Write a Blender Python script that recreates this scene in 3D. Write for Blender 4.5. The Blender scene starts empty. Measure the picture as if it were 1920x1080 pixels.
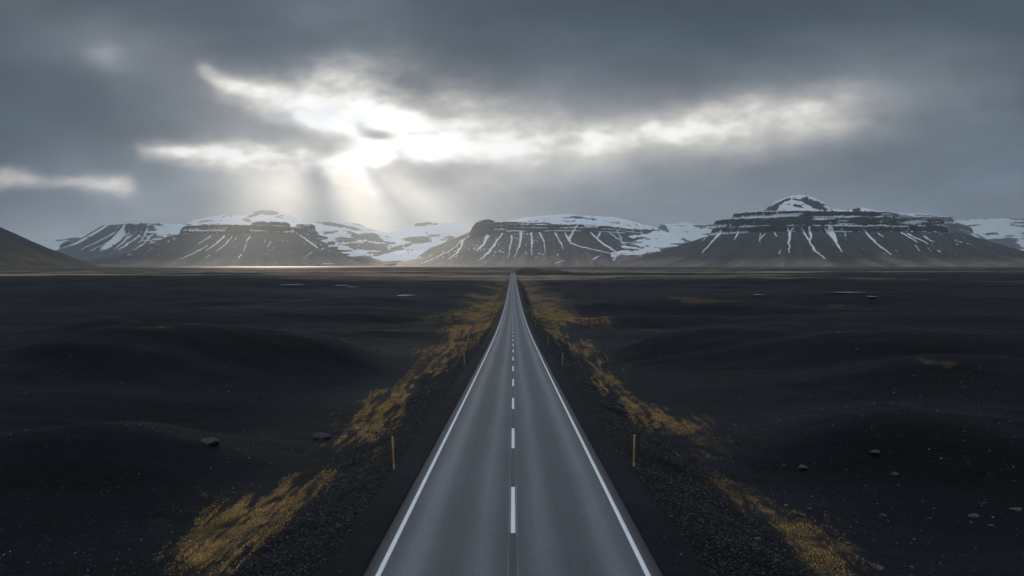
import bpy, math, random
import numpy as np
from mathutils import Vector

random.seed(7)
rng = np.random.default_rng(11)
C = bpy.context.scene.collection
SC = bpy.context.scene
PI = math.pi

# ------------------------------------------------------------------ camera, world, sun, exposure
F = 1493.0            # focal length in pixels of a 1920 wide picture
CX, HY = 962.0, 503.0 # straight ahead, level horizon
CAM_Z = 8.0           # a drone hovering over the road
cam_d = bpy.data.cameras.new('camera')
cam = bpy.data.objects.new('camera', cam_d); C.objects.link(cam)
cam.location = (0, 0, CAM_Z); cam.rotation_euler = (PI/2, 0, 0)
cam_d.sensor_width = 36.0; cam_d.lens = 36.0*F/1920
cam_d.shift_x = (960-CX)/1920; cam_d.shift_y = (HY-540)/1920
cam_d.clip_start = 0.5; cam_d.clip_end = 120000
SC.camera = cam

SUN_PX, SUN_PY = 555.0, 130.0
sdir = Vector(((SUN_PX-CX)/F, 1.0, (HY-SUN_PY)/F)).normalized()
sun_el = math.asin(sdir.z); sun_az = math.atan2(sdir.x, sdir.y)

w = bpy.data.worlds.new('World'); SC.world = w; w.use_nodes = True
wn = w.node_tree.nodes; wl = w.node_tree.links
wn.clear()
sky_t = wn.new('ShaderNodeTexSky'); sky_t.sky_type = 'NISHITA'; sky_t.sun_disc = False
sky_t.sun_elevation = sun_el; sky_t.sun_rotation = sun_az; sky_t.dust_density = 0.0; sky_t.air_density = 0.6; sky_t.altitude = 2000
bg = wn.new('ShaderNodeBackground'); bg.inputs['Strength'].default_value = 0.05
wo = wn.new('ShaderNodeOutputWorld')
wl.new(sky_t.outputs[0], bg.inputs[0]); wl.new(bg.outputs[0], wo.inputs[0])
w.cycles.sampling_method = 'NONE'

sun_d = bpy.data.lights.new('sun', 'SUN'); sun_d.energy = 5.0; sun_d.angle = math.radians(0.5)
sun_d.color = (1.0, 0.97, 0.93)
sun = bpy.data.objects.new('sun', sun_d); C.objects.link(sun)
sun.rotation_euler = sdir.to_track_quat('Z', 'Y').to_euler()

SC.view_settings.view_transform = 'Standard'; SC.view_settings.look = 'None'
SC.view_settings.exposure = 0.0; SC.view_settings.gamma = 1.0
SC.cycles.use_denoising = True; SC.cycles.denoising_prefilter = 'ACCURATE'; SC.cycles.use_adaptive_sampling = False
SC.cycles.max_bounces = 6; SC.cycles.diffuse_bounces = 2; SC.cycles.glossy_bounces = 2
SC.cycles.volume_bounces = 1; SC.cycles.transparent_max_bounces = 16
SC.cycles.sample_clamp_indirect = 4.0

# ------------------------------------------------------------------ helpers
def sstep(a, b, x):
    t = np.clip((x-a)/(b-a), 0, 1)
    return t*t*(3-2*t)

def _hash(ix, iy, seed):
    h = (ix.astype(np.int64)*374761393 + iy.astype(np.int64)*668265263 + seed*974711) & 0xFFFFFFFF
    h = ((h ^ (h >> 13))*1274126177) & 0xFFFFFFFF
    h = h ^ (h >> 16)
    return (h & 0xFFFF)/65535.0

def noise(x, y, seed=0):                      # value noise, -1..1
    x = np.asarray(x, float); y = np.asarray(y, float)
    x, y = np.broadcast_arrays(x, y)
    ix = np.floor(x); iy = np.floor(y); fx = x-ix; fy = y-iy
    ux = fx*fx*fx*(fx*(fx*6-15)+10); uy = fy*fy*fy*(fy*(fy*6-15)+10)
    a = _hash(ix, iy, seed); b = _hash(ix+1, iy, seed); c = _hash(ix, iy+1, seed); d = _hash(ix+1, iy+1, seed)
    return 2*((a*(1-ux)+b*ux)*(1-uy)+(c*(1-ux)+d*ux)*uy)-1

def fbm(x, y, o=4, seed=0, g=0.5):
    s = 0; a = 1.0; n = 0.0
    for k in range(o):
        c, q = math.cos(0.5*k), math.sin(0.5*k)
        s = s + a*noise((x*c-y*q)*2**k+17.3*k, (x*q+y*c)*2**k-9.1*k, seed+k*13); n += a; a *= g
    return s/n

def hermite(xs, ys):
    xs = np.array(xs, float); ys = np.array(ys, float)
    d = np.diff(ys)/np.diff(xs); m = np.zeros_like(ys)
    m[0] = d[0]; m[-1] = d[-1]
    hh = np.diff(xs)
    for k in range(1, len(xs)-1):
        m[k] = (d[k-1]*hh[k]+d[k]*hh[k-1])/(hh[k]+hh[k-1])
    def f(x):
        x = np.clip(np.asarray(x, float), xs[0], xs[-1])
        k = np.clip(np.searchsorted(xs, x)-1, 0, len(xs)-2)
        h = hh[k]; t = (x-xs[k])/h
        return ((2*t**3-3*t**2+1)*ys[k]+(t**3-2*t**2+t)*h*m[k]+(-2*t**3+3*t**2)*ys[k+1]+(t**3-t**2)*h*m[k+1])
    return f

def mesh_obj(name, verts, faces, mat=None, smooth=True, parent=None, attrs=None):
    verts = np.asarray(verts, np.float32); faces = np.asarray(faces, np.int32)
    me = bpy.data.meshes.new(name)
    n, k = faces.shape
    me.vertices.add(len(verts)); me.vertices.foreach_set('co', verts.ravel())
    me.loops.add(n*k); me.loops.foreach_set('vertex_index', faces.ravel())
    me.polygons.add(n); me.polygons.foreach_set('loop_start', np.arange(0, n*k, k, dtype=np.int32))
    me.polygons.foreach_set('use_smooth', np.full(n, smooth, dtype=bool))
    me.update(calc_edges=True)
    for an, av in (attrs or {}).items():
        av = np.asarray(av, np.float32)
        if av.ndim == 1:
            a = me.attributes.new(an, 'FLOAT', 'POINT'); a.data.foreach_set('value', av)
        else:
            if av.shape[1] == 3: av = np.hstack([av, np.ones((len(av), 1), np.float32)])
            a = me.attributes.new(an, 'FLOAT_COLOR', 'POINT'); a.data.foreach_set('color', av.ravel())
    if mat: me.materials.append(mat)
    o = bpy.data.objects.new(name, me); C.objects.link(o)
    if parent: o.parent = parent
    return o

def grid_faces(nx, ny):                       # vertex index = j*nx+i
    i, j = np.meshgrid(np.arange(nx-1), np.arange(ny-1))
    a = (j*nx+i).ravel()
    return np.stack([a, a+1, a+nx+1, a+nx], 1)

def tag(o, label=None, cat=None, group=None, kind=None):
    for k, v in (('label', label), ('category', cat), ('group', group), ('kind', kind)):
        if v: o[k] = v
    return o

class NT:
    """a small wrapper to write node trees on few lines"""
    def __init__(self, name):
        self.m = bpy.data.materials.new(name); self.m.use_nodes = True
        self.t = self.m.node_tree; self.t.nodes.clear()
        self.out = self.t.nodes.new('ShaderNodeOutputMaterial')
    def n(self, typ, props=None, **ins):
        nd = self.t.nodes.new('ShaderNode'+typ)
        for k, v in (props or {}).items(): setattr(nd, k, v)
        for k, v in ins.items(): self.set(nd, k.replace('_', ' '), v)
        return nd
    def set(self, nd, key, v):
        s = nd.inputs[int(key)] if key.isdigit() else nd.inputs[key]
        if isinstance(v, bpy.types.NodeSocket): self.t.links.new(v, s)
        elif isinstance(v, bpy.types.Node): self.t.links.new(v.outputs[0], s)
        else: s.default_value = v
    def attr(self, name):
        return self.n('Attribute', {'attribute_name': name})
    def noise(self, vec, scale, detail=4, rough=0.55):
        nd = self.n('TexNoise', None, Scale=scale, Detail=detail, Roughness=rough)
        self.set(nd, 'Vector', vec); return nd.outputs[0]
    def scaled(self, vec, s):
        nd = self.n('Mapping'); self.set(nd, 'Vector', vec); nd.inputs['Scale'].default_value = s; return nd.outputs[0]
    def math(self, op, a, b=None, clamp=False):
        nd = self.n('Math', {'operation': op, 'use_clamp': clamp}); self.set(nd, '0', a)
        if b is not None: self.set(nd, '1', b)
        return nd.outputs[0]
    def range(self, v, a, b, c=0.0, d=1.0, smooth=True):
        nd = self.n('MapRange', {'interpolation_type': 'SMOOTHSTEP' if smooth else 'LINEAR'})
        self.set(nd, 'Value', v)
        for k, q in zip(('From Min', 'From Max', 'To Min', 'To Max'), (a, b, c, d)): self.set(nd, k, q)
        return nd.outputs[0]
    def mix(self, f, a, b):
        nd = self.n('Mix', {'data_type': 'RGBA'})
        self.set(nd, '0', f)
        for s, v in ((nd.inputs[6], a), (nd.inputs[7], b)):
            if isinstance(v, bpy.types.NodeSocket): self.t.links.new(v, s)
            else: s.default_value = (*v, 1)
        return nd.outputs[2]
    def mul(self, a, v):                       # colour times value
        nd = self.n('VectorMath', {'operation': 'SCALE'}); self.set(nd, '0', a); self.set(nd, 'Scale', v); return nd.outputs[0]
    def bsdf(self, col, rough=0.9, spec=0.3, normal=None, **kw):
        b = self.n('BsdfPrincipled')
        self.set(b, 'Base Color', col if not isinstance(col, tuple) else (*col, 1)); self.set(b, 'Roughness', rough)
        self.set(b, 'Specular IOR Level', spec)
        if normal is not None: self.set(b, 'Normal', normal)
        for k, v in kw.items(): self.set(b, k.replace('_', ' '), v)
        self.t.links.new(b.outputs[0], self.out.inputs[0]); return b
    def bump(self, h, strength, dist):
        nd = self.n('Bump', None, Strength=strength, Distance=dist); self.set(nd, 'Height', h); return nd.outputs[0]
    def pos(self):
        return self.n('NewGeometry').outputs['Position']

def lin(c):
    c = np.asarray(c, float)/255.0
    return np.where(c <= 0.04045, c/12.92, ((c+0.055)/1.055)**2.4)

# ------------------------------------------------------------------ sky: a cloud-covered dome with one opening
def pline(X, Y, pts):
    """distance to a polyline (with the share of its length) whose points may carry a half width"""
    best = np.full(X.shape, 1e9); wid = np.ones(X.shape); amp = np.ones(X.shape)
    for (x0, y0, w0, a0), (x1, y1, w1, a1) in zip(pts[:-1], pts[1:]):
        dx, dy = x1-x0, y1-y0
        t = np.clip(((X-x0)*dx+(Y-y0)*dy)/(dx*dx+dy*dy), 0, 1)
        ww = w0+(w1-w0)*t
        d = np.hypot(X-x0-t*dx, Y-y0-t*dy)/ww
        k = d < best
        best = np.where(k, d, best); amp = np.where(k, a0+(a1-a0)*t, amp)
    return best, amp

def gauss(X, Y, cx, cy, sx, sy, rot=0.0):
    c, s = math.cos(rot), math.sin(rot)
    u = (X-cx)*c+(Y-cy)*s; v = -(X-cx)*s+(Y-cy)*c
    return np.exp(-0.5*((u/sx)**2+(v/sy)**2))

def sky_front(X, Y):
    """cloud cover as seen round the road's direction: returns linear colour and how much sun comes through"""
    wx = X+34*fbm(X/230, Y/110, 4, 31)+12*fbm(X/70, Y/40, 4, 35)
    wy = Y+20*fbm(X/210+7, Y/95, 4, 41)+9*fbm(X/70, Y/36, 4, 45)
    sx = X+70*fbm(X/420, Y/210, 3, 61); sy = Y+40*fbm(X/420+3, Y/210, 3, 62)
    # base grey by height
    yk = np.array([-400, -150, 0, 60, 130, 210, 270, 330, 390, 440, 500, 560])
    r = np.interp(sy, yk, [130, 92, 66, 72, 81, 90, 101, 116, 135, 149, 157, 147])
    g = np.interp(sy, yk, [140, 103, 77, 83, 91, 100, 112, 127, 144, 156, 163, 152])
    b = np.interp(sy, yk, [152, 114, 88, 95, 103, 112, 124, 140, 156, 167, 172, 159])
    lum = np.stack([r, g, b], -1)
    def add(m, v):                                   # move towards a colour
        nonlocal lum
        lum = lum+(np.array(v, float)-lum)*np.clip(m, 0, 1)[..., None]
    add(0.55*gauss(sx, sy, 30, 225, 240, 80), (62, 76, 88))
    add(0.60*gauss(sx, sy, 330, 245, 190, 34), (72, 80, 90))
    add(0.45*gauss(sx, sy, 120, 390, 200, 40), (122, 133, 144))
    add(0.85*gauss(sx, sy, 1450, 35, 520, 75), (60, 72, 83))
    add(0.40*gauss(sx, sy, 640, 30, 150, 45), (130, 136, 145))
    add(0.55*gauss(sx, sy, 390, 150, 270, 36, 0.38), (136, 137, 140))
    add(0.42*gauss(sx, sy, 170, 110, 120, 40, 0.3), (132, 138, 144))
    add(0.75*gauss(sx, sy, 800, 140, 280, 46, 0.12), (76, 84, 94))
    add(0.60*gauss(sx, sy, 1090, 185, 190, 34, 0.05), (80, 88, 98))
    add(0.45*gauss(sx, sy, 1890, 210, 130, 120), (92, 107, 121))
    add(0.38*gauss(sx, sy, 1700, 140, 150, 50), (136, 143, 150))
    # light spread round the opening
    add(0.72*gauss(sx, sy, 690, 285, 270, 95), (190, 187, 182))
    add(0.55*gauss(sx, sy, 960, 265, 330, 60), (188, 186, 183))
    add(0.55*gauss(sx, sy, 1330, 245, 330, 45, -0.13), (182, 181, 179))
    add(0.55*gauss(X, Y, 50, 446, 130, 24), (196, 200, 204))
    add(0.62*gauss(X, Y, 690, 425, 260, 70), (182, 181, 180))
    add(0.4*gauss(X, Y, 300, 400, 130, 35), (160, 164, 172))
    # the openings themselves
    f = np.ones(X.shape)
    def band(pts, p=1.25):
        nonlocal f
        d, a = pline(wx, wy, pts)
        f = f*(1-np.clip(a*(0.58*np.exp(-(d*0.82)**2.4)+0.42*np.exp(-(d*0.45)**1.7)), 0, 1))
    band([(620, 250, 66, .98), (700, 268, 80, .98), (780, 276, 66, .98), (880, 276, 54, .97), (1010, 272, 46, .92), (1100, 272, 38, .66)])
    band([(1080, 264, 28, .5), (1220, 254, 32, .78), (1330, 246, 38, .76), (1450, 222, 36, .60), (1570, 204, 40, .54), (1650, 192, 40, .2)])
    band([(385, 142, 12, .42), (430, 172, 16, .66), (490, 198, 20, .74), (560, 222, 26, .9), (640, 244, 40, .95)])
    band([(590, 216, 22, .85), (660, 216, 28, .88), (730, 224, 30, .8), (800, 232, 22, .7), (870, 222, 22, .85)])
    band([(285, 284, 13, .66), (360, 292, 17, .85), (450, 298, 20, .92), (540, 304, 20, .95), (640, 300, 34, .95)], 1.6)
    band([(640, 300, 40, .9), (690, 322, 34, .55)])
    band([(-160, 322, 16, .3), (10, 331, 13, .60), (90, 339, 12, .36), (170, 341, 15, .55), (235, 350, 16, .62)], 1.5)
    f = 1-f
    n = fbm(X/95, Y/42, 5, 71); n2 = fbm(X/38, Y/20, 4, 73)
    n3 = fbm(X/17, Y/10, 3, 76)
    f = f*(1+0.42*n)+0.34*f*n2*(1-0.5*f)+0.14*f*n3*(1-f*0.7)
    f = np.clip(f, 0, 1.1)
    # scraps of dark cloud in front of it
    f = f*(1-0.80*gauss(wx, wy, 540, 258, 95, 13, 0.14))*(1-0.75*gauss(wx, wy, 697, 250, 26, 9, 0.3))*(1-0.25*gauss(wx, wy, 790, 250, 35, 8, -0.1))
    f = f*(1-0.50*gauss(wx, wy, 850, 330, 80, 20, -0.05))*(1-0.4*gauss(wx, wy, 625, 345, 40, 20, 0.5))
    add(0.96*sstep(0.0, 0.72, f), (214, 210, 204)); add(sstep(0.52, 0.98, f), (252, 250, 245))
    add(0.55*gauss(wx, wy, 615, 222, 70, 22, 0.1), (250, 248, 243))
    add(0.5*gauss(wx, wy, 195, 108, 30, 14, 0.2), (184, 186, 188))
    # slanting light rays painted into the dome's colour, darker gaps between
    ax, ay = SUN_PX, SUN_PY
    ang = (X-ax)/np.maximum(Y-ay, 40)
    ray = 0.60*np.exp(-((ang+0.10)/0.14)**2)+1.0*np.exp(-((ang-0.46)/0.15)**2)+0.55*np.exp(-((ang-0.95)/0.13)**2)-0.75*np.exp(-((ang-0.20)/0.13)**2)-0.55*np.exp(-((ang-0.72)/0.10)**2)-0.45*np.exp(-((ang-1.3)/0.2)**2)
    ray = ray*(1+0.25*noise(ang*16, Y*0, 98))*sstep(285, 345, Y)*(1-sstep(420, 500, Y))
    add(0.92*np.clip(ray, 0, 1), (236, 228, 215)); add(0.80*np.clip(-ray, 0, 1), (124, 128, 134))
    # soft mottling
    m = 1+0.13*fbm(X/210, Y/80, 6, 71)+0.035*fbm(X/45, Y/22, 4, 75)
    lum = np.clip(lum*m[..., None], 0, 253)
    # thin places let the sun through
    gx = X+10*fbm(X/40, Y/40, 3, 91); gy = Y+10*fbm(X/40+5, Y/40, 3, 92)
    gap = 0.9*gauss(gx, gy, 538, 211, 17, 18)+1.0*gauss(gx, gy, 612, 219, 24, 18)+0.9*gauss(gx, gy, 678, 228, 15, 12)
    return lin(lum)*(1+0.26*sstep(0.5, 1.1, f)+0.5*gauss(X, Y, 700, 285, 90, 32)*sstep(0.3, 0.9, f))[..., None], np.clip(gap, 0, 1)

def build_sky():
    R = 45000.0
    az = np.concatenate([np.arange(-180, -44, 4.0), np.arange(-44, -34, 0.3), np.arange(-34, 34, 0.11), np.arange(34, 44, 0.3), np.arange(44, 180.1, 4.0)])
    el = np.concatenate([np.arange(-24, -2, 2.0), np.arange(-2, 20, 0.11), np.arange(20, 26, 0.4), np.arange(26, 91, 2.0)])
    A, E = np.meshgrid(np.radians(az), np.radians(el))
    d = np.stack([np.sin(A)*np.cos(E), np.cos(A)*np.cos(E), np.sin(E)], -1)
    yy = np.maximum(d[..., 1], 0.25)
    X = CX+F*d[..., 0]/yy; Y = HY-F*d[..., 2]/yy
    Y = np.minimum(Y, 560)
    front, gap = sky_front(X, Y)
    # unseen overcast: made bright overhead and ahead to shade the dunes, dim behind
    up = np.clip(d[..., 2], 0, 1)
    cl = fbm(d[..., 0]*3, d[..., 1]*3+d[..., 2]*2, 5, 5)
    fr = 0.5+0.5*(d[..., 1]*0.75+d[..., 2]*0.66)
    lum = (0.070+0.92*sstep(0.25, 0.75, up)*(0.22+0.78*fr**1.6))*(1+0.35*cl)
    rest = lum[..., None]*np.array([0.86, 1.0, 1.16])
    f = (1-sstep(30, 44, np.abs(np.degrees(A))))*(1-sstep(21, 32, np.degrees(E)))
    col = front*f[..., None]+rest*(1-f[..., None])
    gap = gap*f
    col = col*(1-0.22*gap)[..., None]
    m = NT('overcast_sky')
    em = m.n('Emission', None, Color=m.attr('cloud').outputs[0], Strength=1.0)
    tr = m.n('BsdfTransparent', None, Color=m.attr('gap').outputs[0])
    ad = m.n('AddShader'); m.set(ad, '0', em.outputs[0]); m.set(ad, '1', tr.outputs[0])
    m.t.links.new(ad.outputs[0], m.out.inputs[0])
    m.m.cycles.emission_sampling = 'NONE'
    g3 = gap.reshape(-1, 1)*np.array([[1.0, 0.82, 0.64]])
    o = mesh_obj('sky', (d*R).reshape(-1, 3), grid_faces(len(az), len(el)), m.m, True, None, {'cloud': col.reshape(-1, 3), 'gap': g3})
    tag(o, kind='structure')
build_sky()

# ------------------------------------------------------------------ lie of the land
P = hermite([-6000, -600, -80, 0, 20.4, 67.9, 110, 162, 214, 271, 332, 434, 590, 763, 1000, 1250, 1480, 1620, 1900, 2500, 4000, 6000, 9000, 12000, 20000, 32000],
            [20, 14, 3.8, 0.93, 0.11, -1.87, -3.5, -5.3, -6.6, -7.6, -8.2, -8.5, -8.4, -7.9, -6.6, -3.2, 0.1, -1.2, -5, -3, 4, 14, 30, 44, 70, 90])

PX = []   # ponds: x, y, half width, half depth, level

def gpt(px, Y):
    return ((px-CX)/F*Y, Y)

# ridges of black sand: x, y, length, depth, turn, height
RIDGES = []
def ridge(px, Y, L, D, rot, h): RIDGES.append(((px-CX)/F*Y, Y, L, D, rot, h))
ridge(60, 82, 15, 7, 0.15, 1.5);  ridge(330, 92, 16, 8, 0.05, 1.9);  ridge(560, 98, 14, 8, -0.05, 1.2)
ridge(210, 56, 10, 9, 0.1, -0.7);  ridge(120, 40, 9, 4.2, 0.12, 0.85); ridge(420, 42, 8, 4, 0.25, 0.7)
ridge(180, 27, 7, 5, 0.1, -0.5);  ridge(200, 176, 10, 7, 0, 2.2);  ridge(700, 180, 16, 9, 0, 0.9)
ridge(420, 240, 60, 22, 0.1, 2.4); ridge(250, 420, 90, 40, 0, 4.0); ridge(680, 330, 34, 24, -0.05, 3.0)
ridge(1260, 118, 18, 9, -0.06, 1.4); ridge(1560, 106, 20, 8, -0.1, 1.35); ridge(1830, 100, 17, 8, -0.1, 1.0)
ridge(1620, 70, 15, 8, 0.08, 0.9); ridge(1880, 72, 12, 9, 0.0, 0.9); ridge(1480, 43, 7, 3.4, -0.1, 0.7); ridge(1720, 42, 8, 4.5, -0.22, 0.8)
ridge(1850, 48, 8, 5, 0, 0.7); ridge(1560, 31, 7, 5, -0.1, -0.45)
ridge(1250, 300, 50, 20, 0, 2.6); ridge(1600, 360, 80, 26, 0.05, 3.2); ridge(1240, 900, 60, 60, 0, 3.0); ridge(1450, 760, 180, 60, 0, 3.5)
ridge(1800, 210, 50, 16, 0.0, 2.2); ridge(1500, 175, 30, 12, 0.0, 1.6); ridge(300, 700, 170, 70, 0, 5.0)
ridge(100, 130, 18, 10, 0.1, 1.2); ridge(1150, 205, 22, 11, 0.0, 1.3)

def H0(x, y):
    x = np.asarray(x, float); y = np.asarray(y, float)
    x, y = np.broadcast_arrays(x, y)
    ax = np.abs(x); z = P(y)
    far = sstep(12, 34, ax)
    toe = 8.9+0.9*noise(y/9, np.sign(x)*3, 3)+0.4*noise(y/2.3, x*0+np.sign(x), 4)
    drop = 1.45*sstep(5.0, 1.0, 0*ax+5)*0+1.45*np.clip((ax-5.0)/(toe-5.0), 0, 1)**1.12
    fld = far*(1.5*fbm(x/60+2, y/21, 3, 21)+0.70*(0.5-np.abs(fbm(x/30, y/9.5, 3, 24)))+0.16*fbm(x/7, y/2.6, 2, 25))
    fld = fld+sstep(40, 400, ax)*(2.2*fbm(x/260, y/130+4, 4, 27))*sstep(150, 500, y)
    wide = sstep(9, 22, ax)
    rg = 0
    for (rx, ry, L, D, rot, h) in RIDGES:
        k = (np.abs(y-ry) < 5*D+L) & (np.abs(x-rx) < 4*L+D)
        if not k.any(): continue
        c, s = math.cos(rot), math.sin(rot)
        u = (x[k]-rx)*c+(y[k]-ry)*s; v = -(x[k]-rx)*s+(y[k]-ry)*c
        v = v-0.10*L*np.sin(u/L*1.7+rx)
        v = np.where(v < 0, v*1.35, v*0.75)            # steeper to the south
        q = np.zeros(x.shape); q[k] = 1.85*h*np.exp(-0.5*(u/L)**2-0.5*(v/D)**2)
        rg = rg+q
    fld = fld+rg*wide
    fine = sstep(5.2, 6.5, ax)*(0.035*noise(x/0.9, y/0.9, 51)+0.05*noise(x/2.7, y/2.1, 52))
    bed = np.where(ax < 3.9, -0.12, -0.035-0.03*np.clip(ax-3.9, 0, 1.1))
    return z+bed-drop+fld+fine

def H(x, y):
    z = H0(x, y)
    for (qx, qy, a, b, lv) in PX:
        r = np.hypot((x-qx)/a, (y-qy)/b)
        z = np.where(r < 2.2, np.where(r < 1.05, lv-0.25, lv-0.25+(z-lv+0.25)*sstep(1.05, 2.2, r)), z)
    return z

_yy = np.exp(np.linspace(math.log(12), math.log(6000), 5200))
def hit(px, py):
    """where the line of sight of a spot in the photograph meets the land"""
    x = (px-CX)/F*_yy; z = CAM_Z+(HY-py)/F*_yy
    k = np.nonzero(z < H(x, _yy))[0]
    k = k[0] if len(k) else len(_yy)-1
    return float(x[k]), float(_yy[k])

for (px, py, wpx) in ((548, 534.5, 42), (655, 538.5, 26), (640, 536.5, 22), (760, 554.5, 36), (1421, 553.5, 16), (1588, 549.5, 70), (1634, 557, 22), (1077, 504, 36), (1180, 505, 16), (1235, 506, 26), (1290, 506, 18), (1330, 505.5, 20), (560, 509, 14), (430, 505, 30)):
    x, y = hit(px, py)
    a = wpx/F*y*0.42
    PX.append((x, y, a, max(a*0.30, y*0.011), float(H0(np.array([x]), np.array([y]))[0])+0.3))

# where the yellow grass and moss grows, outlines found on the land
def poly(pts):
    return np.array([hit(a, b) for a, b in pts])
GRASS = [(poly(p), dn) for p, dn in (
    ([(650,871),(600,882),(552,898),(499,918),(440,948),(404,986),(370,1028),(335,1062),(372,1079),(446,1062),(484,1024),(535,982),(576,952),(606,922),(641,890)], 1.0),
    ([(326,955),(344,945),(354,955),(350,966),(332,968)], .7), ([(318,1038),(340,1022),(345,1036),(326,1048)], .9),
    ([(404,964),(420,960),(426,964),(410,968)], .8), ([(408,950),(424,946),(428,950),(412,954)], .6),
    ([(594,838),(630,818),(662,804),(648,778),(691,741),(760,716),(818,700),(800,716),(783,737),(755,781),(733,803),(687,829),(640,836)], 1.0),
    ([(690,846),(730,826),(738,832),(700,850)], .4), ([(380,1079),(420,1058),(470,1062),(440,1079)], .8),
    ([(740,722),(775,698),(797,678),(812,650),(832,646),(838,633),(819,627),(850,614),(916,603),(905,616),(886,637),(866,656),(848,684),(820,708),(781,742),(760,748)], 1.0),
    ([(782,600),(845,595),(880,584),(905,575),(936,552),(943,560),(930,580),(920,597),(845,602)], 1.0),
    ([(936,552),(944,530),(950,520),(953,522),(948,545),(941,562)], .8),
    ([(998,573),(1027,574),(1066,590),(1100,597),(1141,604),(1105,607),(1045,602),(1003,594)], 1.0),
    ([(1014,605),(1050,607),(1089,612),(1050,612)], .8), ([(985,520),(992,545),(998,573),(990,568),(982,545),(976,520)], .8),
    ([(1026,617),(1050,624),(1080,634),(1102,642),(1084,651),(1105,667),(1126,677),(1165,677),(1141,687),(1147,703),(1167,715),(1136,722),(1105,698),(1089,680),(1068,659),(1050,645),(1038,632)], 1.0),
    ([(1109,706),(1136,720),(1185,738),(1207,764),(1250,766),(1275,772),(1301,798),(1271,813),(1224,802),(1185,773),(1143,741)], 1.0),
    ([(1292,828),(1330,826),(1343,835),(1310,838)], .7), ([(1268,842),(1290,846),(1318,866),(1290,862)], .8),
    ([(1314,892),(1345,896),(1380,910),(1410,925),(1472,940),(1420,945),(1390,948),(1360,935),(1335,912)], .65),
    ([(1420,968),(1452,956),(1480,962),(1530,985),(1500,992),(1450,985)], .7), ([(1470,990),(1540,995),(1560,1015),(1600,1030),(1560,1040),(1510,1030),(1490,1012)], .6),
    ([(1490,1040),(1530,1036),(1580,1050),(1636,1056),(1600,1066),(1640,1079),(1560,1079),(1530,1060)], .7), ([(1548,975),(1572,980),(1570,992),(1552,985)], .6),
)]
# thin far growth, no blades needed
FAR_MOSS = [poly(p) for p in (
    [(232,618),(275,613),(330,611),(300,616)], [(1250,556),(1300,558),(1390,566),(1330,569),(1280,568)], [(1540,573),(1570,571),(1612,573),(1570,575)],
    [(1720,672),(1760,678),(1810,680),(1780,688),(1740,684)], [(1190,617),(1260,618),(1230,622),(1195,621)])]

def inside(poly_, x, y):
    n = len(poly_); r = np.zeros(x.shape, bool); j = n-1
    for i in range(n):
        xi, yi = poly_[i]; xj, yj = poly_[j]
        c = ((yi > y) != (yj > y)) & (x < (xj-xi)*(y-yi)/(yj-yi+1e-12)+xi)
        r ^= c; j = i
    return r

def streaky(x, y):
    k = np.clip(0.6+y/70, 0.8, 4)
    u = x+0.22*y*np.sign(x)*0.5
    return 0.50*fbm(u/(0.50*k), y/(2.6*k), 4, 15)+0.42*fbm(x/(2.2*k), y/(7*k), 3, 16)+0.50*fbm(u/(0.16*k), y/(0.9*k), 3, 17)

def grass_mask(x, y):
    s = 0.012*y+0.3
    wx = x+s*1.6*fbm(x/(s*3), y/(s*9), 3, 81); wy = y+s*5*fbm(x/(s*3)+9, y/(s*9), 3, 82)
    m = np.zeros(x.shape)
    for pl, dn in GRASS:
        bx0, by0 = pl.min(0); bx1, by1 = pl.max(0)
        k = (wx > bx0-1) & (wx < bx1+1) & (wy > by0-1) & (wy < by1+1)
        if k.any():
            q = np.zeros(x.shape); q[k] = inside(pl, wx[k], wy[k])*dn
            m = np.maximum(m, q)
    return m

def soft_grass(x, y):
    k = 0.012*y+0.15
    return sum(grass_mask(x+k*a, y+3*k*b) for a, b in ((0, 0), (1, 0), (-1, 0), (0, 1.2), (0, -1.2)))/5

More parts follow.
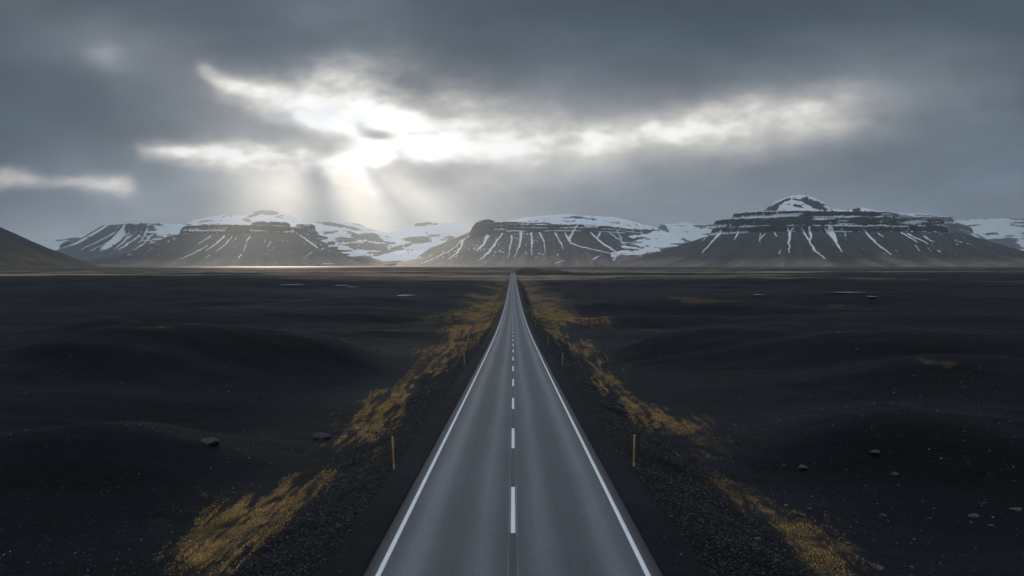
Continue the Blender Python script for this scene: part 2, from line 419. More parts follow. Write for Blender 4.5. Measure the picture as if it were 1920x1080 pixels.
# ------------------------------------------------------------------ ground sheet
def ground_material():
    m = NT('black_sand')
    p = m.pos()
    big = m.noise(m.scaled(p, (0.02, 0.05, 0.02)), 1.0, 6)
    mid = m.noise(m.scaled(p, (0.35, 0.6, 0.35)), 1.0, 5)
    fine = m.noise(p, 14.0, 4, 0.7)
    grit = m.noise(p, 60.0, 2, 0.7)
    sand = m.mix(m.range(big, 0.35, 0.65), (0.0026, 0.0032, 0.0045), (0.0072, 0.0088, 0.0122))
    sand = m.mul(sand, m.range(mid, 0.2, 0.8, 0.75, 1.3, False))
    sand = m.mul(sand, m.range(fine, 0.25, 0.75, 0.5, 1.6, False))
    sand = m.mul(sand, m.range(m.noise(m.scaled(p, (2.2, 4.5, 3)), 1.0, 4, 0.75), 0.28, 0.72, 0.5, 1.6, False))
    sand = m.mul(sand, m.range(m.noise(m.scaled(p, (0.03, 0.22, 0.1)), 1.0, 5, 0.7), 0.3, 0.7, 0.65, 1.45, False))
    sand = m.mix(m.range(grit, 0.66, 0.76, 0, 0.6), sand, (0.035, 0.037, 0.042))
    # crushed stone of the verge
    vo = m.n('TexVoronoi', {'feature': 'F1'}, Scale=9.0); m.set(vo, 'Vector', p)
    vcol = m.n('SeparateColor'); m.set(vcol, '0', vo.outputs['Color'])
    st = m.mix(m.range(vcol.outputs[0], 0, 1), (0.002, 0.0022, 0.0028), (0.013, 0.014, 0.017))
    st = m.mul(st, m.range(vo.outputs['Distance'], 0.1, 0.75, 1.3, 0.25))
    col = m.mix(m.attr('gravel').outputs['Fac'], sand, st)
    moss = m.mix(m.range(m.noise(p, 1.3, 5, 0.7), 0.3, 0.7), (0.045, 0.028, 0.013), (0.25, 0.150, 0.062))
    mk = m.math('MULTIPLY', m.attr('moss').outputs['Fac'], m.range(m.noise(m.scaled(p, (1.4, 0.7, 1)), 1.0, 6, 0.75), 0.33, 0.56), True)
    col = m.mix(mk, col, moss)
    tan = m.mix(m.range(m.noise(m.scaled(p, (0.004, 0.010, 0.01)), 1.0, 6, 0.7), 0.3, 0.7), (0.016, 0.0165, 0.019), (0.36, 0.255, 0.165))
    col = m.mix(m.attr('tan').outputs['Fac'], col, tan)
    h = m.math('ADD', m.math('MULTIPLY', fine, 0.05), m.math('MULTIPLY', m.math('MULTIPLY', vo.outputs['Distance'], m.attr('gravel').outputs['Fac']), -0.10))
    h = m.math('ADD', h, m.math('MULTIPLY', mid, 0.12))
    rip = m.noise(m.scaled(p, (0.9, 5.0, 1)), 1.0, 3, 0.6)
    h = m.math('ADD', h, m.math('MULTIPLY', rip, 0.05))
    m.bsdf(col, 0.62, 0.032, m.bump(h, 0.75, 1.0))
    return m.m

def build_ground():
    xs = np.concatenate([np.arange(0, 12, 0.2), 12*np.exp(np.arange(0, math.log(24000/12), 0.018)), [24000]])
    xs = np.unique(np.concatenate([-xs, xs, [3.89, 3.91, 5.0, -3.89, -3.91, -5.0]]))
    ys = np.concatenate([-np.exp(np.linspace(math.log(6000), math.log(20), 40)), np.arange(-15, 12, 1.0), np.exp(np.arange(math.log(12), math.log(29500), 0.0068)), [30000]])
    X, Y = np.meshgrid(xs, ys)
    Z = H(X, Y)
    ax = np.abs(X)
    gravel = sstep(4.9, 5.2, ax)*(1-sstep(8.6, 10.4, ax+0.8*fbm(X/2.5, Y/5, 3, 61)))
    moss = np.zeros(X.shape)
    k = (Y > 15) & (Y < 1600) & (ax < 400)
    moss[k] = soft_grass(X[k], Y[k])*sstep(-0.16, 0.14, streaky(X[k], Y[k])+0.22*sstep(60, 160, Y[k]))
    # ragged growth beside the far road
    band = sstep(8, 11, ax)*(1-sstep(14, 30+0.01*Y, ax+7*fbm(X/9, Y/60, 3, 63)))*sstep(260, 420, Y)*(1-sstep(1500, 1700, Y))*sstep(-0.1, 0.2, fbm(X/16, Y/45, 4, 64))
    moss = np.maximum(moss, band)
    for pl in FAR_MOSS:
        bx0, by0 = pl.min(0); bx1, by1 = pl.max(0)
        q = (X > bx0) & (X < bx1) & (Y > by0) & (Y < by1)
        if q.any(): moss[q] = np.maximum(moss[q], 0.38*inside(pl, X[q], Y[q]))
    stripe = fbm(X/700+3, Y/230, 5, 66)
    tan = sstep(900, 1300, Y+260*stripe+120*np.tanh(X/150))*sstep(-0.06, 0.20, stripe+0.25*fbm(X/260, Y/60, 3, 67))*(0.35+0.65*sstep(4200, 1200, Y)*0+0.65*(1-sstep(2600, 5200, Y)))
    tan = np.maximum(tan, sstep(4600, 7000, Y)*np.clip(0.40+0.45*stripe, 0, 1))
    o = mesh_obj('ground', np.stack([X, Y, Z], -1).reshape(-1, 3), grid_faces(len(xs), len(ys)), ground_material(), True, None,
                 {'gravel': gravel.ravel(), 'moss': moss.ravel(), 'tan': np.clip(tan, 0, 1).ravel()})
    tag(o, kind='structure')
build_ground()

# ------------------------------------------------------------------ road with its paint
def road_material():
    m = NT('worn_asphalt')
    p = m.pos()
    sx = m.n('SeparateXYZ'); m.set(sx, '0', p)
    axx = m.math('ABSOLUTE', sx.outputs[0])
    wob = m.math('ADD', axx, m.range(m.noise(m.scaled(p, (0.4, 0.03, 1)), 1.0, 2), 0, 1, -0.22, 0.22, False))
    def bell(c, s):
        d = m.math('DIVIDE', m.math('SUBTRACT', wob, c), s)
        return m.math('POWER', 2.718, m.math('MULTIPLY', m.math('MULTIPLY', d, d), -1.0))
    tr = m.math('ADD', bell(2.75, 0.42), m.math('MULTIPLY', bell(0.85, 0.40), 0.75))
    streak = m.noise(m.scaled(p, (5.0, 0.05, 1)), 1.0, 4)
    tr = m.math('ADD', tr, m.range(streak, 0.25, 0.75, -0.10, 0.10, False))
    col = m.mix(m.math('MULTIPLY', tr, 1.0, True), (0.044, 0.048, 0.055), (0.096, 0.103, 0.114))
    agg = m.noise(p, 34.0, 3, 0.8)
    col = m.mul(col, m.range(agg, 0.25, 0.75, 0.50, 1.55, False))
    col = m.mul(col, m.range(m.noise(p, 11.0, 3, 0.8), 0.25, 0.75, 0.60, 1.45, False))
    col = m.mul(col, m.range(axx, 0.09, 0.13, 0.72, 1.0))
    col = m.mul(col, m.range(m.noise(m.scaled(p, (0.35, 0.12, 1)), 1.0, 5), 0.2, 0.8, 0.85, 1.15, False))
    # newer dark strip outside the line, and two pale seams at the middle
    col = m.mix(m.range(axx, 3.58, 3.75, 0, 0.85), col, (0.016, 0.018, 0.022))
    seam = m.math('MULTIPLY', m.math('LESS_THAN', m.math('ABSOLUTE', m.math('SUBTRACT', axx, 0.125)), 0.014), m.range(m.noise(m.scaled(p, (1, 0.25, 1)), 1.0, 4), 0.35, 0.6, 0.1, 0.6))
    col = m.mix(seam, col, (0.23, 0.24, 0.25))
    rough = m.range(tr, 0, 1.2, 0.60, 0.46, False)
    m.bsdf(col, rough, 0.45, m.bump(m.noise(p, 45.0, 3, 0.8), 0.5, 0.012))
    return m.m

def paint_material():
    m = NT('road_paint')
    p = m.pos()
    wear = m.noise(p, 22.0, 5, 0.75)
    col = m.mix(m.range(wear, 0.30, 0.46), (0.30, 0.31, 0.33), (0.82, 0.83, 0.84))
    col = m.mul(col, m.range(m.noise(p, 1.1, 4), 0.2, 0.8, 0.86, 1.06, False))
    m.bsdf(col, 0.6, 0.4, m.bump(m.noise(p, 45.0, 3, 0.8), 0.3, 0.01))
    return m.m

def crown(x): return -0.018*np.abs(x)+0.0

def strip(name, x0, x1, y0, y1, mat, lift, parent=None, nx=2, solid=True, step=0.01):
    ys = np.linspace(y0, min(y1, 12), max(3, int((min(y1, 12)-y0)/4))) if y0 < 12 else np.array([y0])
    a = max(y0, 12)
    if y1 > a: ys = np.concatenate([ys[:-1] if y0 < 12 else ys[:0], np.exp(np.linspace(math.log(a), math.log(y1), max(3, int(math.log(y1/a)/step)+2)))])
    xs = np.linspace(x0, x1, nx)
    X, Y = np.meshgrid(xs, ys)
    Z = P(Y)+crown(X)+lift
    v = np.stack([X, Y, Z], -1).reshape(-1, 3)
    f = grid_faces(nx, len(ys))
    if solid:                                   # side faces down into the bed
        nb = len(v); lo = v.copy(); lo[:, 2] -= 0.16 if lift == 0 else 0.003
        j = np.arange(len(ys)-1)*nx
        s1 = np.stack([j, j+nx, j+nx+nb, j+nb], 1); s2 = np.stack([j+nx-1, j+nx-1+nb, j+2*nx-1+nb, j+2*nx-1], 1)
        v = np.vstack([v, lo]); f = np.vstack([f, s1, s2])
    return mesh_obj(name, v, f, mat, True, parent)

road = strip('road', -3.95, 3.95, -120, 1700, road_material(), 0, None, 17)
tag(road, kind='structure')
paint = paint_material()
for s in (-1, 1):
    strip('edge_line', s*3.5-0.07, s*3.5+0.07, -120, 1690, paint, 0.004, road)
dash0 = 24.2
k = -3
while True:
    a = dash0+14.0*k; k += 1
    if a+6 > 1300: break
    strip('centre_dash', -0.075, 0.075, a, a+6, paint, 0.004, road)

# ------------------------------------------------------------------ mountains
def rock_material(name, cliff, talus, low, snow=(0.80, 0.815, 0.84)):
    m = NT(name)
    p = m.pos()
    n1 = m.noise(p, 0.012, 6, 0.65); n2 = m.noise(p, 0.05, 5, 0.7)
    strata = m.noise(m.scaled(p, (0.0012, 0.0012, 0.055)), 1.0, 4, 0.6)
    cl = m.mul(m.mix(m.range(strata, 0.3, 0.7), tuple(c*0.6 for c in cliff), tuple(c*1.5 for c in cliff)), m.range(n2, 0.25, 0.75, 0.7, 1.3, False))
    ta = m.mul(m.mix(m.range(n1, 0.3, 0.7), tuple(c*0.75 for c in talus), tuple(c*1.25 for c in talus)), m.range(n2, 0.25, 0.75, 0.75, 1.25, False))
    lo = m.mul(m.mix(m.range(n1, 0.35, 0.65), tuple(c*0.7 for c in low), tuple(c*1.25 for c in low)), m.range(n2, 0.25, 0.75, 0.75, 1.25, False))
    col = m.mix(m.attr('cliff').outputs['Fac'], ta, cl)
    col = m.mix(m.attr('veg').outputs['Fac'], col, lo)
    col = m.mul(col, m.range(m.attr('rib').outputs['Fac'], 0.2, 0.8, 0.62, 1.40, False))  # scree streaks, also painting shading contrast into the talus colour
    sn = m.math('ADD', m.attr('snow').outputs['Fac'], m.range(m.noise(p, 0.045, 5, 0.75), 0, 1, -0.34, 0.34, False))
    col = m.mix(m.range(sn, 0.34, 0.70), col, snow)
    m.bsdf(col, 0.9, 0.12, m.bump(m.math('ADD', n2, n1), 0.7, 14.0))
    return m.m

def cap(x, y, A, B):
    ax, ay = A; bx, by = B
    dx, dy = bx-ax, by-ay; L = math.hypot(dx, dy)+1e-6
    t = ((x-ax)*dx+(y-ay)*dy)/(L*L); tc = np.clip(t, 0, 1)
    qx = x-ax-tc*dx; qy = y-ay-tc*dy
    d = np.hypot(qx, qy)
    th = np.arctan2(qx, -qy)
    s = ax+tc*L+np.where((t <= 0) | (t >= 1), th, 0)*1500
    return d, s

def mountain(name, label, xr, yf, yb, res, layers, mat, seed, snow, streaks=(), gul=(28, 110), base=None, fields=(), bare=(), fine=None):
    xs = np.arange(xr[0], xr[1]+res, res)
    fa, fb_ = fine if fine else (yb, yb)           # closer rows where the crags stand
    ys = np.concatenate([np.arange(yf, fa, res), np.arange(fa, fb_, res*0.36), np.arange(fb_, yb, res), yb+np.cumsum(res*1.12**np.arange(0, 30))])
    X, Y = np.meshgrid(xs, ys)
    h = np.full(X.shape, -30.0); cliff = np.zeros(X.shape); tal = np.zeros(X.shape); rel = np.zeros(X.shape)
    S = None; G = np.zeros(X.shape); LG = np.zeros(X.shape)
    for ly in layers:
        kind = ly[0]
        if kind == 'talus':                     # spine, foot radius, width, height, power
            _, A, B, R, W, zt, pw = ly
            d, s = cap(X, Y, A, B)
            if S is None: S = s
            lam = gul[1]
            q = np.clip((R-d)/W, 0, 1)
            gg = 1-np.abs(fbm(s/lam+30, d/(lam*9), 3, seed))*2.2       # ridged: sharp ribs, rounded hollows
            g2 = 1-np.abs(fbm(s/(lam*.35), d/(lam*4), 2, seed+5))*2.2
            amp = gul[0]*q*(1.15-q)*2.2
            ww = R+90*fbm(s/900, d/2500, 3, seed+9)
            q = np.clip((ww-d-amp*(gg*0.7+g2*0.3))/W, 0, 1.25)
            hh = zt*np.where(q < 1, q**pw, 1+(q-1)*0.2)
            k = hh > h; h = np.where(k, hh, h); tal = np.where(k, 1.0, tal); rel = np.where(k, q, rel); G = np.where(k, gg*0.6+g2*0.4, G)
        elif kind == 'cliff':                   # spine, radius, ramp width, bottom, top (number or list of x, z), steps
            _, A, B, R, W, zb, zt, steps = ly
            d, s = cap(X, Y, A, B)
            if not np.isscalar(zt): zt = np.interp(X, [a for a, _ in zt], [b for _, b in zt])
            bt = 0.75*np.abs(fbm(s/170, d*0+2, 3, seed+20))+0.25*np.abs(fbm(s/80, d*0+5, 2, seed+22))
            dd = R-d-min(60, R*0.25)*bt+25*fbm(s/400, d*0, 3, seed+21)
            q = np.clip(dd/W, 0, 1)
            st = q*steps; fl = np.floor(st); fr = st-fl
            stair = (fl+np.clip(fr/0.42, 0, 1)**0.8)/steps
            q2 = np.where(q < 1, 0.66*stair+0.34*q, 1); lg = (q < 0.8)*sstep(0.40, 0.55, fr)
            hh = np.where(dd > 0, zb+(zt-zb)*q2+np.where(dd > W, np.minimum((dd-W)*0.03, 25), 0)+6*noise(X/40, Y/40, seed+3), -99)
            k = hh > h+1; h = np.where(k, hh, h); LG = np.where(k, lg, LG); cliff = np.where(k, np.where(q < 1, 1.0, 0.55), cliff); tal = np.where(k, 0, tal); S = np.where(k, s, S)
        elif kind == 'dome':                    # spine, radius, height, power
            _, A, B, R, zt, pw = ly[:6]
            d, s = cap(X, Y, A, B)
            wob = 1+0.16*fbm(X/(R*0.5), Y/(R*0.5), 4, seed+40)
            q = np.clip(1-d/(R*wob), 0, 1)
            hh = (zt+7)*(0.5-0.5*np.cos(q*PI))**pw*(1+0.05*fbm(X/300, Y/300, 5, seed+41))-2
            k = hh > h; h = np.where(k, hh, h); cliff = np.where(k, ly[6] if len(ly) > 6 else 0, cliff); tal = np.where(k, 0, tal); S = np.where(k, s, S) if S is not None else s
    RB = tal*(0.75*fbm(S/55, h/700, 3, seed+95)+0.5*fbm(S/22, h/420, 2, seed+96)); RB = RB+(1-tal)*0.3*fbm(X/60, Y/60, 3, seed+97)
    h = h+3.0*fbm(X/60, Y/60, 3, seed+50)*sstep(20, 120, h)
    Z = h+(P(Y) if base is None else base)-6
    gy, gx = np.gradient(Z, ys, xs)
    nz = 1/np.sqrt(1+gx*gx+gy*gy)
    SX = CX+F*X/Y; SY = HY-F*(Z-CAM_Z)/Y
    # ---- snow lying on it
    sn = np.zeros(X.shape)
    if 'cap' in snow:                           # lies on gentle ground above a height
        z0, dz, n0, n1 = snow['cap']
        sn = np.maximum(sn, sstep(z0-dz, z0+dz, Z+0.9*dz*fbm(X/260, Y/260, 5, seed+60))*sstep(n0, n1, nz+0.10*fbm(X/90, Y/90, 4, seed+61)))
    if 'gully' in snow:                         # in hollows of the scree, thinning downwards
        a, lo, hi = snow['gully'][:3]
        f = fbm(S/snow['gully'][3], Z/900, 3, seed+62)
        sn = np.maximum(sn, tal*sstep(0.10, 0.34, f*0.75-0.35*G*0.5+a)*sstep(lo, hi, Z))
    if 'ledge' in snow:                         # thin lines on the ledges of the crag
        f = fbm(X/300, Z/17, 3, seed+64); f2 = fbm(X/420, Z/60, 3, seed+65)
        sn = np.maximum(sn, (cliff > 0.3)*sstep(snow['ledge'], snow['ledge']+0.2, 0.7*f+0.6*f2+0.42*LG))
    if 'specks' in snow:
        f = fbm(X/26, Z/16, 2, seed+67); f2 = fbm(X/500, Z/160, 3, seed+68)
        sn = np.maximum(sn, sstep(snow['specks'], snow['specks']+0.1, f+0.5*f2)*sstep(90, 200, Z))
    if 'rock' in snow:                          # bare ground showing through a snow field
        t, sc = snow['rock']
        f = fbm(X/sc, Z/(sc*0.26)+Y/(sc*2), 6, seed+70)
        sn = sn*(1-sstep(t, t+0.12, f)*(0.75))
        sn = np.where(nz < snow.get('steep', 0.7), sn*0.4, sn)
    for (fx, fy, fa, fb, ro, am) in bare:        # rock showing through
        g = gauss(SX, SY, fx, fy, fa, fb, ro)*am
        sn = sn*(1-0.92*sstep(0.28, 0.44, g*(0.9+0.9*fbm(SX/7, SY/3.0, 4, seed+86))))
    for (fx, fy, fa, fb, ro, am) in fields:      # broken snow over an area
        g = gauss(SX, SY, fx, fy, fa, fb, ro)*am
        sn = np.maximum(sn, sstep(0.30, 0.48, g*(0.75+0.8*fbm(SX/16, SY/3.2, 4, seed+85)))*(Y < yb+2500))
    for st in streaks:                          # single gullies filled with snow
        pts = st
        d, _ = pline(SX+2.6*fbm(SX/8, SY/6, 4, seed+80), SY+1.2*fbm(SX/7, SY/7, 2, seed+81), [(a, b, wd*0.74, 1) for a, b, wd in pts])
        sn = np.maximum(sn, (1-sstep(0.7, 1.15, d))*(Y < yb))
    veg = (1-sstep(0.10, 0.42, rel+0.18*fbm(S/260, Z/400, 4, seed+90)))*tal
    if tal.sum() == 0: veg = (1-sstep(40, 160, h+40*fbm(X/200, Y/200, 4, seed+90)))
    o = mesh_obj(name, np.stack([X, Y, Z], -1).reshape(-1, 3), grid_faces(len(xs), len(ys)), mat, True, None,
                 {'cliff': cliff.ravel(), 'snow': np.clip(sn, 0, 1).ravel(), 'veg': np.clip(veg, 0, 1).ravel(), 'rib': np.clip(0.5+0.5*RB, 0, 1).ravel()})
    tag(o, label, 'mountain', None, 'structure')
    return o

def wx(px, D): return (px-CX)/F*D
def wz(py, D): return (HY-py)/F*D+CAM_Z-P(D)

dark = rock_material('basalt_crag', (0.016, 0.017, 0.019), (0.040, 0.039, 0.038), (0.160, 0.124, 0.098))
cent = rock_material('grey_crag', (0.020, 0.020, 0.021), (0.046, 0.042, 0.042), (0.185, 0.142, 0.113))
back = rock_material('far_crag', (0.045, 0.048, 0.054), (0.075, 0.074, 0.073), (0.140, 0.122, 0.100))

# right: the tall table mountain with a cone on top
D = 10200
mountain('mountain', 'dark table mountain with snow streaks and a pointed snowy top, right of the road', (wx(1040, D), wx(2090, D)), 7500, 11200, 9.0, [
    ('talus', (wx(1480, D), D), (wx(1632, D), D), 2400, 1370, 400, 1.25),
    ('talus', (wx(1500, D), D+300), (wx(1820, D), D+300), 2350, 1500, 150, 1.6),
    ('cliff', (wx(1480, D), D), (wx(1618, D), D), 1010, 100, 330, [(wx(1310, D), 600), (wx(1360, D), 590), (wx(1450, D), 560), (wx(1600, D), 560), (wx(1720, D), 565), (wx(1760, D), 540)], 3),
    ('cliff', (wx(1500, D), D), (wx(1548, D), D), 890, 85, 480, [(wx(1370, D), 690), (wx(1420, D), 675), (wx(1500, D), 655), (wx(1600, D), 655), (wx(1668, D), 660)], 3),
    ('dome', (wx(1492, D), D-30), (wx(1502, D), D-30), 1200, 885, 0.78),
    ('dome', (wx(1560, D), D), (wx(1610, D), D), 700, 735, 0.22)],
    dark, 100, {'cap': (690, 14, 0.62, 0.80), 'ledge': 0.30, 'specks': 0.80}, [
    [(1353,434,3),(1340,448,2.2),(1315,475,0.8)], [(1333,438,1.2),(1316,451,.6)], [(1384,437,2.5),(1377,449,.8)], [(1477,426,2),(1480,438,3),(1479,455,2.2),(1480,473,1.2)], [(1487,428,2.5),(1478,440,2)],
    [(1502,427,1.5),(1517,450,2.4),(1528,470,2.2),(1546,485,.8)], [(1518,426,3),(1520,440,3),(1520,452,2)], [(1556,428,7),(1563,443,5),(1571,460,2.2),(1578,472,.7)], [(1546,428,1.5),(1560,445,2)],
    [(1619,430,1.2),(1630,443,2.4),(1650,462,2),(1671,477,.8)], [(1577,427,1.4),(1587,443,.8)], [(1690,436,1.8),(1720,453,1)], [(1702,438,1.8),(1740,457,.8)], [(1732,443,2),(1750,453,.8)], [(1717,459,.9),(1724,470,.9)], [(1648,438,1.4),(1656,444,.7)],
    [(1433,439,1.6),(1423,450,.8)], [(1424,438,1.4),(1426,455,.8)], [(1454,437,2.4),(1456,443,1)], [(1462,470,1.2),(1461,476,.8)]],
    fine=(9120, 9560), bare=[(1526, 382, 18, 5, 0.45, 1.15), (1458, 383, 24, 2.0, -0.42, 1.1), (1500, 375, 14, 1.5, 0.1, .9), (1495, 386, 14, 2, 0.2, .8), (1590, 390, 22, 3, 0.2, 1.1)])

# middle: long table mountain with the knob at its left end and many snow gullies
D = 13000
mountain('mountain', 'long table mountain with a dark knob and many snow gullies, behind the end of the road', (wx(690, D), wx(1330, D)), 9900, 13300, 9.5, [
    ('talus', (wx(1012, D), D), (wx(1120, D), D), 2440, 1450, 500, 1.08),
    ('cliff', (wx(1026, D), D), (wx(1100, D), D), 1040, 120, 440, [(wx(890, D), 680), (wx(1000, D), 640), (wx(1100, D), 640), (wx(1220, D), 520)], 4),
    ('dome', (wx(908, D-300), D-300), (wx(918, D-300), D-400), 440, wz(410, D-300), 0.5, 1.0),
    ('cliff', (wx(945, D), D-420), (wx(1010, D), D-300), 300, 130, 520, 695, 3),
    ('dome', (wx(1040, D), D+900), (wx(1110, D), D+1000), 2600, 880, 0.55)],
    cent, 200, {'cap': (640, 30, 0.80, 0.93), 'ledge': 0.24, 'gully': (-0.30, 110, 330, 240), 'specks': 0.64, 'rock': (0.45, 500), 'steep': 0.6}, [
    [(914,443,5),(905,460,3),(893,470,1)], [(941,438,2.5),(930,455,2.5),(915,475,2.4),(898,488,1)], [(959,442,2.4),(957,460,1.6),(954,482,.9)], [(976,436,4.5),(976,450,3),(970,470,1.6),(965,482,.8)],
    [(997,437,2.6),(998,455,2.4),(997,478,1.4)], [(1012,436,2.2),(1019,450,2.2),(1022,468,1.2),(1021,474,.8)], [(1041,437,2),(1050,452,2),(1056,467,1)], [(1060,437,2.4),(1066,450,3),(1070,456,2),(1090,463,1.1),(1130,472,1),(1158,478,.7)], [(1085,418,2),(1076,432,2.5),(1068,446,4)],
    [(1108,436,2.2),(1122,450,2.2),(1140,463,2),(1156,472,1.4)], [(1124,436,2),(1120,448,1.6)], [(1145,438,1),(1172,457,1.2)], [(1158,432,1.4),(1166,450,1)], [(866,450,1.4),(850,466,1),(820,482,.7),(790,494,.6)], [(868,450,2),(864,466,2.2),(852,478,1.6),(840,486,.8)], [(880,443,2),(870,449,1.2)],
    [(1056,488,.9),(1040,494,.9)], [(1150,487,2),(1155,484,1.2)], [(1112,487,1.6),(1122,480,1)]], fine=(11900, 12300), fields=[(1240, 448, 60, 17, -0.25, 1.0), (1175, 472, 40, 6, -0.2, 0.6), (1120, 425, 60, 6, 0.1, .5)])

# left: table mountain in the shafts of light
D = 12200
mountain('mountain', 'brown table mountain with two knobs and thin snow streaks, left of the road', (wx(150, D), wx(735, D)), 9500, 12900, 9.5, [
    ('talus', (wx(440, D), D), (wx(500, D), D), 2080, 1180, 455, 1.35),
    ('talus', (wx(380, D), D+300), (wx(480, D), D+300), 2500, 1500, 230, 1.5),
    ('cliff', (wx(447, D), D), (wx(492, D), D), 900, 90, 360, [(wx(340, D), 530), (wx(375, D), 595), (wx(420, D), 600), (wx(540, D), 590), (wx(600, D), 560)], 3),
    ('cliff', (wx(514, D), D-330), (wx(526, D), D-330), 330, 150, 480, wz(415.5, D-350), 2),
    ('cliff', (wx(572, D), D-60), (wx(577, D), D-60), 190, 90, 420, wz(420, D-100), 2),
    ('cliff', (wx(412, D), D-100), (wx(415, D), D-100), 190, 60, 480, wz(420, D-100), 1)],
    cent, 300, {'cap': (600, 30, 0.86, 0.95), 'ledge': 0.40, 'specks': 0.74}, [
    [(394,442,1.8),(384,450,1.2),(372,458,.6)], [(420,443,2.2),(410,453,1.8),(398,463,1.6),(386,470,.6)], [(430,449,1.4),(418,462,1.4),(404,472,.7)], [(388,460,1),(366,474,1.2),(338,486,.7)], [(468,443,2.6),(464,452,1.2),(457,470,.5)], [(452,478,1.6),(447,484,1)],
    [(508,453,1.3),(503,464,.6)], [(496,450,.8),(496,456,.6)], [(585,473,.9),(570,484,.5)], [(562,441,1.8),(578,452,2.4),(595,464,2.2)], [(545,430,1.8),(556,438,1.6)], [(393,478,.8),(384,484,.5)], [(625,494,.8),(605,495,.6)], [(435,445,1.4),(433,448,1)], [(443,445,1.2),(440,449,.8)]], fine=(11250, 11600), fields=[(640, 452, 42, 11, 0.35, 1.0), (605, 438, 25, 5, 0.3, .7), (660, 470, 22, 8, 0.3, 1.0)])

# farther snowy land
D = 18000
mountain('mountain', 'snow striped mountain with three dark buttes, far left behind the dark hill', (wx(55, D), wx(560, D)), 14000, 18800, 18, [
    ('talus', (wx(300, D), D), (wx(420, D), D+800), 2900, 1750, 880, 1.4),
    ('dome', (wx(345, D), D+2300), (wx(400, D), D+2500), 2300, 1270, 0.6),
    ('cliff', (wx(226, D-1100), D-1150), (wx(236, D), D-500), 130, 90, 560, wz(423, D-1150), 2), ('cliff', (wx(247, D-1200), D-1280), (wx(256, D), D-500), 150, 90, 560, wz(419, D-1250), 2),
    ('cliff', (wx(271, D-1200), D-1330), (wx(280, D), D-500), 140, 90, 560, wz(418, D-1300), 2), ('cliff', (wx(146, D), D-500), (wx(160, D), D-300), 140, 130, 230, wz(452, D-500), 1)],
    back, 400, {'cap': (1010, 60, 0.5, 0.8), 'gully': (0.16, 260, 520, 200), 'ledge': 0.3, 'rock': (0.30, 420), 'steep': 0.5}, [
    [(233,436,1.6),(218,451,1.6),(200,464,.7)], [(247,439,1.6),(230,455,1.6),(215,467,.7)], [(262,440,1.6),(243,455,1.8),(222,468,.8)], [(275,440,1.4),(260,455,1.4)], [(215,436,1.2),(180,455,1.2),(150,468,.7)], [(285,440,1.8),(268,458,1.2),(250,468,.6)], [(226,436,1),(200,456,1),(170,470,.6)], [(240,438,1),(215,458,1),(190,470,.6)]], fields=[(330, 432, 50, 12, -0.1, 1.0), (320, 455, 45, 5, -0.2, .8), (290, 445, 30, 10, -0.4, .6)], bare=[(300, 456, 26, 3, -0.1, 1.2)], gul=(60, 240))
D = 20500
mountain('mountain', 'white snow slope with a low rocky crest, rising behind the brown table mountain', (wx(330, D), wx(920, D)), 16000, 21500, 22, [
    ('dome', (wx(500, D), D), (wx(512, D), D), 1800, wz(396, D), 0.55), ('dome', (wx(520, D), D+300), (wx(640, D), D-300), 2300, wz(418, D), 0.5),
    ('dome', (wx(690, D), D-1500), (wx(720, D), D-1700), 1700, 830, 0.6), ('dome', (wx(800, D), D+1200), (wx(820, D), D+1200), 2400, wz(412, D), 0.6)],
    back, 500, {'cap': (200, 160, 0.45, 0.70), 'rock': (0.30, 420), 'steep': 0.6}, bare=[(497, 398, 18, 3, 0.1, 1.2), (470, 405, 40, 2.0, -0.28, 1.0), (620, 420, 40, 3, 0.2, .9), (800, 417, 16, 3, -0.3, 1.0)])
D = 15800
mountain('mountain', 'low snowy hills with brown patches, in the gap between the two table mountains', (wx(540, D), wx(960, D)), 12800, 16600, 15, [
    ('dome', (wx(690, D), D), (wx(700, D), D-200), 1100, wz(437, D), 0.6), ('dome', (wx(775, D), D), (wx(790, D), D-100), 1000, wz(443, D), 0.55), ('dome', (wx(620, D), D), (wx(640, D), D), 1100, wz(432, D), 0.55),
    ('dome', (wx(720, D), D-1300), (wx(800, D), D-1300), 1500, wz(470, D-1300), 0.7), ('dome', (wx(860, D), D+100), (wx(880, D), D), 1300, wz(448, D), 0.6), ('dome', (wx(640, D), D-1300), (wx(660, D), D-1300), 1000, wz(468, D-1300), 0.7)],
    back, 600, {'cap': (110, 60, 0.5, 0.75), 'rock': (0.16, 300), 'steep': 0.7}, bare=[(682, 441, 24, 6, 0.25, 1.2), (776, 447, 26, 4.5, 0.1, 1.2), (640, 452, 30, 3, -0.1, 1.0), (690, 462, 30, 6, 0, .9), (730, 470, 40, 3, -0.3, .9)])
D = 20000
mountain('mountain', 'hazy stepped table mountain with a snowy foot, behind the right end of the tallest one', (wx(1560, D), wx(1990, D)), 16500, 20800, 18, [
    ('talus', (wx(1650, D), D), (wx(1752, D), D), 2600, 1650, 780, 1.5),
    ('cliff', (wx(1650, D), D), (wx(1748, D), D), 1000, 160, 600, [(wx(1600, D), 1060), (wx(1760, D), 1050), (wx(1815, D), 900)], 3), ('cliff', (wx(1640, D), D), (wx(1735, D), D), 760, 200, 800, wz(405, D-500), 3), ('dome', (wx(1650, D), D+100), (wx(1735, D), D+100), 1400, wz(401, D), 0.25)],
    back, 700, {'cap': (700, 400, 0.86, 0.96), 'gully': (0.22, 260, 480, 300), 'specks': 0.45, 'ledge': 0.10, 'rock': (0.3, 500), 'steep': 0.55}, gul=(50, 220))
D = 24000
